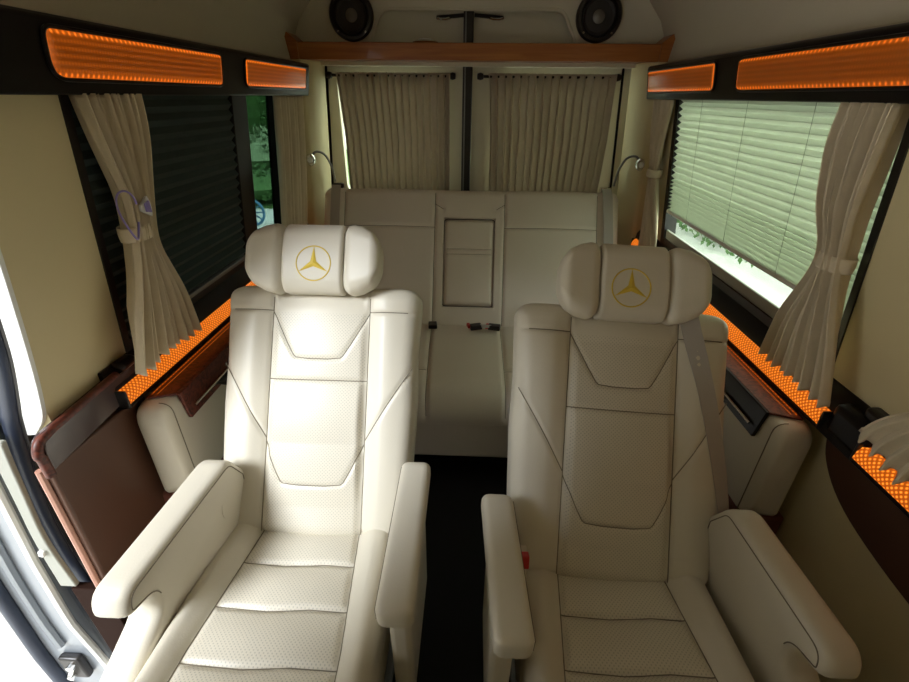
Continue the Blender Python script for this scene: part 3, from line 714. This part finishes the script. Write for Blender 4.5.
# ------------------------------------------------------------------ the two captain seats
LEAN = R(32.5)
def captain_seat(cx, yj, inner_side, tilt, label, belt, wall_off, ext, hx, sh, emb_off):
    """inner_side: +1 when the aisle lies to the seat's right in the photograph; yj: where backrest and cushion meet"""
    zj = .40
    T = empty('captain_seat', (cx, yj-.2, 0), label, 'seat', 'captain seats')
    sn, cs = math.sin(LEAN), math.cos(LEAN); ct, st = math.cos(tilt), math.sin(tilt)
    def back(w, n, s):
        w, n, s = (np.asarray(q, float) for q in np.broadcast_arrays(w, n, s))
        w2 = w*ct+s*st; s2 = s*ct-w*st
        return np.stack([cx+w2, yj+.012+s2*sn-n*cs, zj+s2*cs+n*sn], -1)
    HN = .060
    def toback(w, n, s): return back(w, n-HN+.0, s)
    # seams of the backrest: (w, s)
    g = .128
    seams = [[(-g, -.05), (-g, .622)], [(g, -.05), (g, .622)],
             smooth_pl([(-g, .565), (-.068, .455), (-.055, .443), (.055, .443), (.068, .455), (g, .565)], 1),
             [(-g, .388), (g, .388)],
             smooth_pl([(-g, .228), (-.085, .135), (-.070, .122), (.070, .122), (.085, .135), (g, .228)], 1),
             [(-.26, .568), (-g, .568)], [(.26, .568), (g, .568)],
             smooth_pl([(-.245, .425), (-.19, .34), (-g, .235)], 1), smooth_pl([(.245, .425), (.19, .34), (g, .235)], 1)]
    def F(w, s):
        a = np.abs(w)
        bol = .016*sm(.118, .175, a)*(1-.6*sm(.18, .25, a))*(1-.35*sm(.50, .62, s)); mid = 1-sm(.108, .124, a)
        pil = .011*np.cos(np.clip(w/g, -1, 1)*math.pi/2)*mid
        lum = .012*np.exp(-((s-.25)/.16)**2)*mid
        puff = .004*np.abs(np.sin((s-.388)/.16*math.pi))*mid
        neck = -.014*sm(.55, .63, s)*mid
        return bol+pil+lum+puff+neck
    hwf = lambda s: float(np.interp(s, [-.06, .0, .12, .32, .45, .62, .65], [.215, .226, .246, .254, .252, .259, .254]))
    bk = Pad(-.014, .636, hwf, HN, F, seams, toback, r=.036, rend=.036)
    def mask(w, s): return ((np.abs(w) < g-.008) & (s < .56)).astype(float)
    mb = MB(); bk.mesh(mb, mask); B = mb.build('backrest', 'perf', T)
    mb = MB()
    for q in seams[2:5]+seams[7:]: bk.thread(mb, q, lift=.0006)
    for q in seams[:2]: bk.thread(mb, [(q[0][0], .0), (q[0][0], .604)], lift=.0006)
    for q in seams[5:7]: bk.thread(mb, [(q[0][0]*.88, .568), q[1]], lift=.0006)
    mb.build('stitching', 'stitch', B)
    # hard back shell
    mb = MB(); P = rrect(.215, .015, .012, .02); mb.grid([back(P[:, 0], P[:, 1]-2*HN-.012, np.full(len(P), s)) for s in (-.02, .1, .3, .5, .6)], True, caps=True)
    mb.build('back_shell', 'leather', T)

    # headrest: centre block and two wings
    nh = .012                              # centre of the headrest along the back, and off it
    def head(dn=0):
        return lambda w, n, s: back(s+hx, n+nh+dn, sh+w)   # lofted across the seat: section (w -> along the back, n), s -> across
    ha = Pad(-.078, .078, lambda s: .090, .050, lambda w, s: -.012*(np.abs(w)/.09)**2, [], head(), r=.032, rend=.010, step=.005)
    mb = MB(); ha.mesh(mb); HR = mb.build('headrest', 'leather', T)
    for sg in (-1, 1):
        def wing(w, n, s, sg=sg):
            k = np.clip((np.abs(s)-.08)/.10, 0, 1); return back(s+hx, n+nh+.002+.014*k, sh-.002*k+w)
        lo, hi = (.0765, .172) if sg > 0 else (-.172, -.0765)
        hw_ = Pad(lo, hi, lambda s: float(np.interp(abs(s), [.0765, .10, .125, .15, .165, .176], [.090, .091, .085, .071, .056, .042])), .046, lambda w, s: 0*w, [], wing, r=.034, rend=.0115, step=.005)
        hw_.rend = .024
        mb = MB(); hw_.mesh(mb); wg = mb.build('headrest_wing', 'leather', T)
    # emblem on the headrest: a ring and a three-pointed star
    (ew, es), er = emb_off, .0435
    def emb(p, q, n=.0512): return back(ew+p+hx, n+nh-.012*(np.abs(q+es)/.09)**2, sh+es+q)
    a = np.linspace(0, 2*math.pi, 60, endpoint=False)
    mb = MB(); mb.tube(emb(er*np.cos(a), er*np.sin(a), .0500), .0017, 6, closed=True)
    for k in range(3):
        an = math.pi/2+k*2*math.pi/3; d, e = np.array((math.cos(an), math.sin(an))), np.array((-math.sin(an), math.cos(an)))
        V = [(0, 0), d*.010+e*.0040, d*er*.98, d*.010-e*.0040]
        l2 = math.pi/3
        va = [np.array((math.cos(an+l2), math.sin(an+l2)))*.0085, d*er*.98, np.array((math.cos(an-l2), math.sin(an-l2)))*.0085, np.zeros(2)]
        top = [emb(v[0], v[1], .0512+(.0022 if i == 3 else 0)) for i, v in enumerate(va)]; bot = [emb(v[0], v[1], .0488) for v in va]
        mb.add(top+bot, [(0, 1, 3), (1, 2, 3), (0, 4, 5, 1), (1, 5, 6, 2), (4, 7, 5), (5, 7, 6)])
    em = mb.build('emblem', 'gold', HR, smooth=False); em['label'] = 'gold three-pointed star in a ring'
    for w in (-.07, .07): MB().tube([back(w, -.045, .60), back(w, -.045, .70)], .009, 8).build('headrest_post', 'chrome', T)

    # cushion: lofted forwards (s), section across (w) and up (n)
    CH = .070; L_ = .53
    def cush(w, n, s):
        w, n, s = (np.asarray(q, float) for q in np.broadcast_arrays(w, n, s))
        return np.stack([cx+w, yj+.03-s, zj-.005+.055*s-CH+n-.18*np.clip(s-.44, 0, 1)**1.5], -1)
    ins = lambda s: np.interp(s, [0, .08, .3, .5], [.122, .130, .153, .162])
    isl = lambda sg: [(sg*float(ins(s)), s) for s in np.linspace(.0, .50, 14)]
    cs_ = [isl(-1), isl(1)]+[[(-float(ins(s)), s), (-.03, s+.006), (.06, s-.002), (float(ins(s)), s)] for s in (.105, .215, .330, .44)]
    def FC(w, s):
        a = np.abs(w); i = ins(s)
        bol = .030*sm(i-.01, i+.045, a)*(1-.4*sm(.20, .24, a))
        puff = .011*np.abs(np.sin((s-.105)/.1125*math.pi))*np.cos(np.clip(w/i, -1, 1)*math.pi/2)**.5
        return bol+puff*(1-sm(i-.014, i, a))
    cu = Pad(-.03, L_, lambda s: float(np.interp(s, [-.03, 0, .1, .4, .6], [.210, .214, .216, .220, .215])), CH, FC, cs_, cush, r=.04, rend=.035, groove=.006, sig=.0065)
    mb = MB(); cu.mesh(mb, lambda w, s: ((np.abs(w) < ins(s)-.006) & (s < .47)).astype(float)); C_ = mb.build('seat_cushion', 'perf', T)
    mb = MB()
    for q in cs_: cu.thread(mb, q, .0013, .0006)
    mb.build('stitching', 'stitch', C_)

    # armrests: the wall side one is a deep shaped panel with an overhanging nose, the aisle one a straight pad on a panel
    def arm(sg, wall_side):
        if wall_side:
            x0, x1 = cx+sg*wall_off[0], cx+sg*wall_off[1]; yf = yj-ext
            side = rounded_poly([(yf, .590), (yj+.045, .614), (yj+.085, .54), (yj+.07, .12), (yf-.20, .12), (yf-.20, .33), (yf+.055, .470), (yf+.045, .520), (yf-.012, .532)],
                                [.045, .04, .03, .02, .02, .06, .05, .02, .022], 10)
        else:
            x0, x1 = cx+sg*.238, cx+sg*.306; yf = yj-ext+.004
            side = rounded_poly([(yf-.012, .545), (yf-.018, .603), (yj+.062, .618), (yj+.072, .560)], [.014, .018, .03, .02], 8)
        skew = (lambda y: sg*.12*((yj-.2)-np.clip(y, yf-.05, 9))) if wall_side else (lambda y: -sg*(.06 if belt else .0)*(yj-y))
        side = densify(side, .010); n = len(side); G = []
        t_ = np.roll(side, -1, 0)-np.roll(side, 1, 0); t_ /= np.linalg.norm(t_, axis=1)[:, None]
        nr = np.c_[-t_[:, 1], t_[:, 0]]
        ar = np.sum(side[:, 0]*np.roll(side[:, 1], -1)-np.roll(side[:, 0], -1)*side[:, 1])
        nr = nr if ar > 0 else -nr                     # inward normals
        for d, e in [(.0, .013), (.0015, .009), (.005, .0045), (.011, .0012), (.02, 0), (.7, 0), (.82, .0012), (.91, .0045), (.98, .009), (1.0, .013)]:
            dd = d if d < .3 and d != .0 else d
            xx = x0+sg*(d if d < .03 else (abs(x1-x0)-(1-d)*.055)) if d != 1.0 else x1
            Q = side+nr*e; G.append(np.c_[xx+skew(Q[:, 0]), Q[:, 0], Q[:, 1]])
        A = MB().grid(G, True, caps=True).build('armrest', 'leather', T)
        k = side[:, 1] > (.50 if wall_side else .0); q = side+nr*.014
        if wall_side: q = np.array([p for p, kk in zip(q, k) if kk]); i0 = int(np.argmax(np.linalg.norm(np.roll(q, 1, 0)-q, axis=1))); q = np.roll(q, -i0, 0)
        MB().tube(np.c_[x0-sg*.0004+skew(q[:, 0]), q[:, 0], q[:, 1]], .0012, 5, closed=not wall_side).build('stitching', 'stitch', A)
        if not wall_side:
            low = rounded_poly([(yf+.035, .20), (yf+.030, .555), (yj+.05, .575), (yj+.04, .20)], .02, 6)
            mb = MB(); mb.prism([tuple(q) for q in low], lambda p, q, d: (cx+sg*d, p, q), .248, .292); mb.build('arm_panel', 'leather', A, bevel=.012)
        else:
            mb = MB(); mb.lathe([(0, -.003), (.040, -.003), (.046, .0), (.046, .004), (0, .004)], (x0+sg*.012-sg*.03, yj+.02, .50), 'x', 32); mb.build('pivot_cover', 'leather', A)
        return A
    arm(inner_side, False); arm(-inner_side, True)
    MB().box((cx, yj-.22, .27), (.44, .46, .12)).build('seat_frame', 'leather', T, bevel=.02)
    MB().box((cx, yj-.22, .12), (.34, .40, .22)).build('pedestal', 'black', T, bevel=.015)
    for w in (-.19, .19): MB().box((cx+w, yj-.2, .012), (.04, .56, .024)).build('rail', 'steel', T, bevel=.003)
    if belt:
        q = np.array([(.140, .655), (.152, .60), (.166, .54), (.190, .45), (.212, .36), (.232, .27), (.250, .18), (.262, .10)])
        sgw = -inner_side; k = np.linspace(0, 1, 40)
        w = np.interp(k, np.linspace(0, 1, len(q)), q[:, 0])*sgw; s = np.interp(k, np.linspace(0, 1, len(q)), q[:, 1])
        G = []
        for o, dn in ((-.021, .001), (.021, .001), (.021, .003), (-.021, .003)):
            ww = w+o; f = np.where(np.abs(ww) > .215, -(np.abs(ww)-.215)**2*9, 0)
            G.append(back(ww, bk.front(ww, s, False)+dn+f-.05*np.clip(s-.615, 0, 1)**1.0, s))
        G = np.array(G).transpose(1, 0, 2); MB().grid(G, True, caps=True).build('seat_belt', 'belt', T)
        bx = cx+inner_side*.216
        bu = MB().box((bx, yj-.01, .455), (.024, .03, .10), rx=-.3).build('belt_buckle', 'leather', T, bevel=.004)
        b2 = MB().box((bx-.001, yj-.030, .512), (.022, .020, .030), rx=-.3).build('release_button', 'red', bu, bevel=.003); b2['label'] = 'red release button'
    return T
captain_seat(-.389, .745, 1, 0, 'cream leather captain seat on the left, brightly lit by the open side door', False, (.205, .275), .285, -.013, .700, (.006, -.018))
captain_seat(.347, .655, -1, R(2.6), 'cream leather captain seat on the right with a grey belt over its shoulder', True, (.246, .312), .235, .002, .690, (-.012, -.018))

# ------------------------------------------------------------------ rear bench
T = empty('rear_bench', (-.012, 1.75, 0), 'wide beige leather bench across the back of the cabin', 'bench')
BC = -.012; BL = R(28.7); ybj, zbj = 1.915, .425
def bback(w, n, s):
    w, n, s = (np.asarray(q, float) for q in np.broadcast_arrays(w, n, s))
    return np.stack([BC+w, ybj+s*math.sin(BL)-n*math.cos(BL), zbj+s*math.cos(BL)+n*math.sin(BL)], -1)
BH = .07
def bto(w, n, s): return bback(w, n-BH, s)
gw = .165
bs = [[(-gw, -.05), (-gw, .66)], [(gw, -.05), (gw, .66)], [(-.60, .463), (-gw, .463)], [(gw, .463), (.60, .463)], [(-.60, -.05), (-.60, .66)], [(.60, -.05), (.60, .66)],
      [(-gw, .575), (-.125, .55)], [(gw, .575), (.125, .55)]]
def FB(w, s):
    a = np.abs(w)
    rec_ = -.022*((a < .122) & (s > .085) & (s < .508))
    side = .012*np.sin(np.clip((a-gw)/(.60-gw), 0, 1)*math.pi)*(a < .60)
    bol = .018*np.sin(np.clip((a-.60)/.11, 0, 1)*math.pi)
    return rec_+side+bol+.006*np.exp(-((s-.25)/.2)**2)
bb = Pad(-.06, .648, lambda s: .71, BH, FB, bs, bto, r=.05, rend=.035, step=.006, groove=.006, sig=.007)
mb = MB(); bb.mesh(mb); B = mb.build('backrest', 'bench', T)
for q in bs: bb.thread(MB(), [(a, min(max(b, .0), .625)) for a, b in q], .0014, .0005).build('stitching', 'stitch', B)
ap = Pad(.094, .498, lambda s: .115, .03, lambda w, s: .006*np.cos(np.clip(w/.11, -1, 1)*1.5)-.006*np.exp(-((s-.36)/.006)**2)-.004*np.exp(-((s-.335)/.005)**2), [], lambda w, n, s: bback(w, n-.026, s), r=.018, rend=.018, step=.005)
mb = MB(); ap.mesh(mb); A = mb.build('fold_down_armrest', 'bench', T)
for q in (.36, .335): mb = MB(); ap.thread(mb, [(-.105, q), (.105, q)], .0012, .0003); mb.build('stitching', 'stitch', A)
lp = densify(rounded_poly([(-.121, .088), (.121, .088), (.121, .505), (-.121, .505)], .02), .012)
MB().tube(bback(lp[:, 0], np.full(len(lp), -.012), lp[:, 1]), .002, 6, closed=True).build('recess_trim', 'black', B)
cg = .158
cseam = [[(-cg-.01, .0), (-cg+.0, .30), (-cg+.015, .62)], [(cg, .0), (cg, .62)], [(-.70, .42), (-cg, .42)], [(cg, .42), (.70, .42)]]
BCH = .075
def bcush(w, n, s):
    w, n, s = (np.asarray(q, float) for q in np.broadcast_arrays(w, n, s))
    k = np.clip((s-.50)/.14, 0, 1)                    # waterfall front edge
    y = 1.965-np.minimum(s, .50)-.14*np.sin(k*math.pi/2)*.8; z = .425-.02*np.minimum(s, .5)/.5-.12*(1-np.cos(k*math.pi/2))
    an = k*math.pi/2*.85
    return np.stack([BC+w, y-(n-BCH)*np.sin(an), z+(n-BCH)*np.cos(an)], -1)
bc = Pad(-.01, .66, lambda s: .70, BCH, lambda w, s: .010*np.abs(np.sin(np.clip((np.abs(w)-cg)/.54, 0, 1)*math.pi)), cseam, bcush, r=.04, rend=.02, step=.007, groove=.008, sig=.009)
mb = MB(); bc.mesh(mb); C_ = mb.build('seat_cushion', 'bench', T)
mb = MB()
for q in cseam: bc.thread(mb, [(a, min(b, .63)) for a, b in q], .0014, .0005)
mb.build('stitching', 'stitch', C_)
MB().box((BC, 1.66, .20), (1.38, .60, .19)).build('front_valance', 'bench', T, bevel=.02)
MB().box((BC, 1.70, .055), (1.30, .50, .10)).build('base', 'black', T, bevel=.005)
mb = MB()
for sx in (-1, 1):
    k = np.linspace(0, 1, 30); s = .655-.62*k; w = sx*(.640-.0*k)+(.02*k if sx > 0 else 0); G = []
    for o, dn in ((-.022, .002), (.022, .002), (.022, .004), (-.022, .004)): G.append(bto(w+o, BH+bb.front(w, s, False)*1.0+dn-.4*np.clip(s-.62, 0, 1), s))
    o = MB().grid(np.array(G).transpose(1, 0, 2), True, caps=True).build('seat_belt', 'belt', T)
    MB().box(bto(np.array(sx*.640), np.array(BH-.02), np.array(.660)), (.05, .03, .022)).build('belt_guide', 'chrome' if sx > 0 else 'black', o, bevel=.004)
for x, ang, lab in ((.03, .3, 0), (.115, -.2, 0), (-.17, .1, 0)):
    y = 1.855; z = .448
    if x > 0:
        o = MB().box((x, y, z), (.055, .035, .022), rz=ang).build('belt_buckle', 'black', T, bevel=.004)
        MB().box((x-.032, y+.004, z+.002), (.014, .03, .016), rz=ang).build('release_button', 'red', o, bevel=.002)
    else: MB().box((x, y+.02, z-.008), (.04, .05, .018), rz=ang).build('belt_loop', 'black', T, bevel=.004)
MB().tube(smooth_pl2([(.05, 1.855, .452), (.075, 1.845, .456), (.10, 1.852, .452)]), .008, 8).build('belt_strap', 'belt', T)

# ------------------------------------------------------------------ outside
GZ = -.62
mb = MB().box((-4, 4, GZ-.06), (60, 60, .1)); g = struct(mb.build('ground', 'ground', smooth=False))
mb = MB(); mb.box((-9.0, 14.5, GZ-.0105), (12, 11, .02)); gr = mb.build('lawn', 'grass', smooth=False); tag(gr, 'green lawn beyond the pale paving behind the left window', 'lawn', kind='stuff')
def bush(c, r, m, label, cat, n=900, leaf=.10, trunk=None, name='bush'):
    rg = np.random.RandomState(int(abs(c[0]*100+c[1]*10))); mb = MB()
    d = rg.normal(size=(n, 3)); d /= np.linalg.norm(d, axis=1)[:, None]; rad = rg.uniform(.55, 1.0, n)**.5
    P = np.array(c)+d*np.array(r)*rad[:, None]*(1+.18*np.sin(d[:, :1]*5+d[:, 1:2]*7))
    P[:, 2] = np.maximum(P[:, 2], GZ+.15)
    for p in P:
        u = rg.normal(size=3); u /= np.linalg.norm(u); v = np.cross(u, rg.normal(size=3)); v /= np.linalg.norm(v); l = leaf*rg.uniform(.6, 1.3)
        mb.add([p-u*l, p+v*l*.5, p+u*l, p-v*l*.5], [(0, 1, 2, 3)])
    mb.lathe([(0, -.98*r[2]*.75), (.6*r[0]*.75, -.6*r[2]), (.8*r[0], 0), (.6*r[0]*.9, .55*r[2]), (0, .75*r[2])], c, 'z', 14)
    t = empty(name, (c[0], c[1], GZ), label, cat)
    mb.build('foliage', m, t, smooth=False, recalc=False)
    if trunk: MB().tube([(c[0], c[1], GZ), (c[0]+.05, c[1], c[2])], trunk, 8).build('trunk', 'bark', t)
    return t
bush((-8.0, 18.5, 1.9), (2.7, 1.6, 2.9), 'leaf', 'tall dark green tree behind the left window', 'tree', 11000, .085, .15, 'tree')
bush((-.6, 22, 1.2), (2.4, 1.6, 2.2), 'leaf', 'dark green tree outside behind the rear doors', 'tree', 2500, .17, .15, 'tree')
bush((6.6, 24, 1.2), (2.6, 1.6, 2.2), 'leaf', 'dark green tree outside behind the right rear door', 'tree', 1800, .2, .15, 'tree')
bush((-5.4, 12.2, .0), (1.5, .9, .58), 'leaf2', 'pale flowering shrub on the lawn outside the left window', 'shrub', 1500, .10, None, 'flowering_shrub')
bush((-4.5, 9.6, -.28), (.9, .5, .38), 'leaf', 'low green shrub beside the blue wagon wheel', 'shrub', 700, .07, None, 'shrub')
hd = bush((4.6, 7.5, .0), (1.3, 6.0, .75), 'leaf', 'long green hedge outside the right side window', 'hedge', 9000, .06, None, 'hedge')
W = empty('wagon_wheel', (-3.72, 7.6, GZ), 'blue wooden wagon wheel standing on the paving outside the left window', 'wheel')
wc = np.array((-3.74, 7.6, GZ+.235)); a = np.linspace(0, 2*math.pi, 40, endpoint=False)
MB().tube(np.c_[wc[0]+.21*np.cos(a), np.full(40, wc[1]), wc[2]+.21*np.sin(a)], .022, 8, closed=True).build('rim', 'blue', W)
MB().lathe([(0, -.06), (.05, -.06), (.06, 0), (.05, .06), (0, .06)], wc, 'y', 16).build('hub', 'blue', W)
for k in range(10):
    q = k*math.pi/5; MB().tube([wc+np.array((math.cos(q)*.05, 0, math.sin(q)*.05)), wc+np.array((math.cos(q)*.20, 0, math.sin(q)*.20))], .014, 6).build('spoke', 'blue', W)

# ------------------------------------------------------------------ light: an overcast sky and the day coming in by the side door
w = bpy.data.worlds.new('sky'); sc.world = w; w.use_nodes = True
nt = w.node_tree; bg = nt.nodes['Background']
tc = nt.nodes.new('ShaderNodeTexCoord'); sx = nt.nodes.new('ShaderNodeSeparateXYZ'); cr = nt.nodes.new('ShaderNodeValToRGB')
nt.links.new(tc.outputs['Generated'], sx.inputs[0]); nt.links.new(sx.outputs['Z'], cr.inputs[0]); sd = nt.nodes.new('ShaderNodeMapRange'); sd.inputs['From Min'].default_value = -.7; sd.inputs['From Max'].default_value = .7
sd.inputs['To Min'].default_value = .16; sd.inputs['To Max'].default_value = 2.8      # sky made uneven to shape cabin light: dim left, bright right and behind
ad = nt.nodes.new('ShaderNodeVectorMath'); ad.operation = 'DOT_PRODUCT'; ad.inputs[1].default_value = (.97, .25, 0)
ml = nt.nodes.new('ShaderNodeMixRGB'); ml.blend_type = 'MULTIPLY'; ml.inputs[0].default_value = 1
nt.links.new(tc.outputs['Generated'], ad.inputs[0]); nt.links.new(ad.outputs['Value'], sd.inputs[0])
nt.links.new(cr.outputs[0], ml.inputs[1]); nt.links.new(sd.outputs[0], ml.inputs[2]); nt.links.new(ml.outputs[0], bg.inputs[0])
cr.color_ramp.elements[0].position = 0; cr.color_ramp.elements[0].color = (.60, .585, .54, 1)
cr.color_ramp.elements[1].position = .6; cr.color_ramp.elements[1].color = (1, .97, .90, 1)
bg.inputs[1].default_value = 2.5
def area(name, loc, size, rot_, power, col=(1, 1, 1), portal=False):
    l = bpy.data.lights.new(name, 'AREA'); l.shape = 'RECTANGLE'; l.size, l.size_y = size; l.energy = power; l.color = col
    o = bpy.data.objects.new(name, l); COL.objects.link(o); o.location = loc; o.rotation_euler = rot_
    if portal: l.cycles.is_portal = True
    return o
area('door_portal', (-.91, .30, .83), (1.68, .82), (0, R(-90), 0), 1, portal=True)
area('window_portal', (.93, 1.5, 1.09), (.60, 1.15), (0, R(90), 0), 1, portal=True)

sl = bpy.data.lights.new('hazy_sun', 'SUN'); sl.energy = 3.9; sl.angle = R(20); sl.color = (.90, .95, 1.0)
so = bpy.data.objects.new('hazy_sun', sl); COL.objects.link(so); so.location = (-6, -4, 6)
from mathutils import Vector as V_
so.rotation_euler = V_((1.0, 1.15, -1.2)).to_track_quat('-Z', 'Y').to_euler()

# ------------------------------------------------------------------ camera
cam = bpy.data.cameras.new('camera'); co = bpy.data.objects.new('camera', cam); COL.objects.link(co)
from mathutils import Matrix, Vector
cam.sensor_width = 36; cam.lens = 450/909*36; cam.clip_start = .02
pitch, yaw, roll = R(28.566), R(2.068), R(.6)
fw = Vector((-math.sin(yaw)*math.cos(pitch), math.cos(yaw)*math.cos(pitch), -math.sin(pitch)))
rt = Vector((math.cos(yaw), math.sin(yaw), 0)); up = rt.cross(fw)
rt, up = math.cos(roll)*rt+math.sin(roll)*up, math.cos(roll)*up-math.sin(roll)*rt
m = Matrix((rt, up, -fw)).transposed().to_4x4(); m.translation = Vector((0, 0, H)); co.matrix_world = m
sc.camera = co
sc.view_settings.view_transform = 'Standard'; sc.view_settings.look = 'None'; sc.view_settings.gamma = 1
sc.view_settings.exposure = 0.45
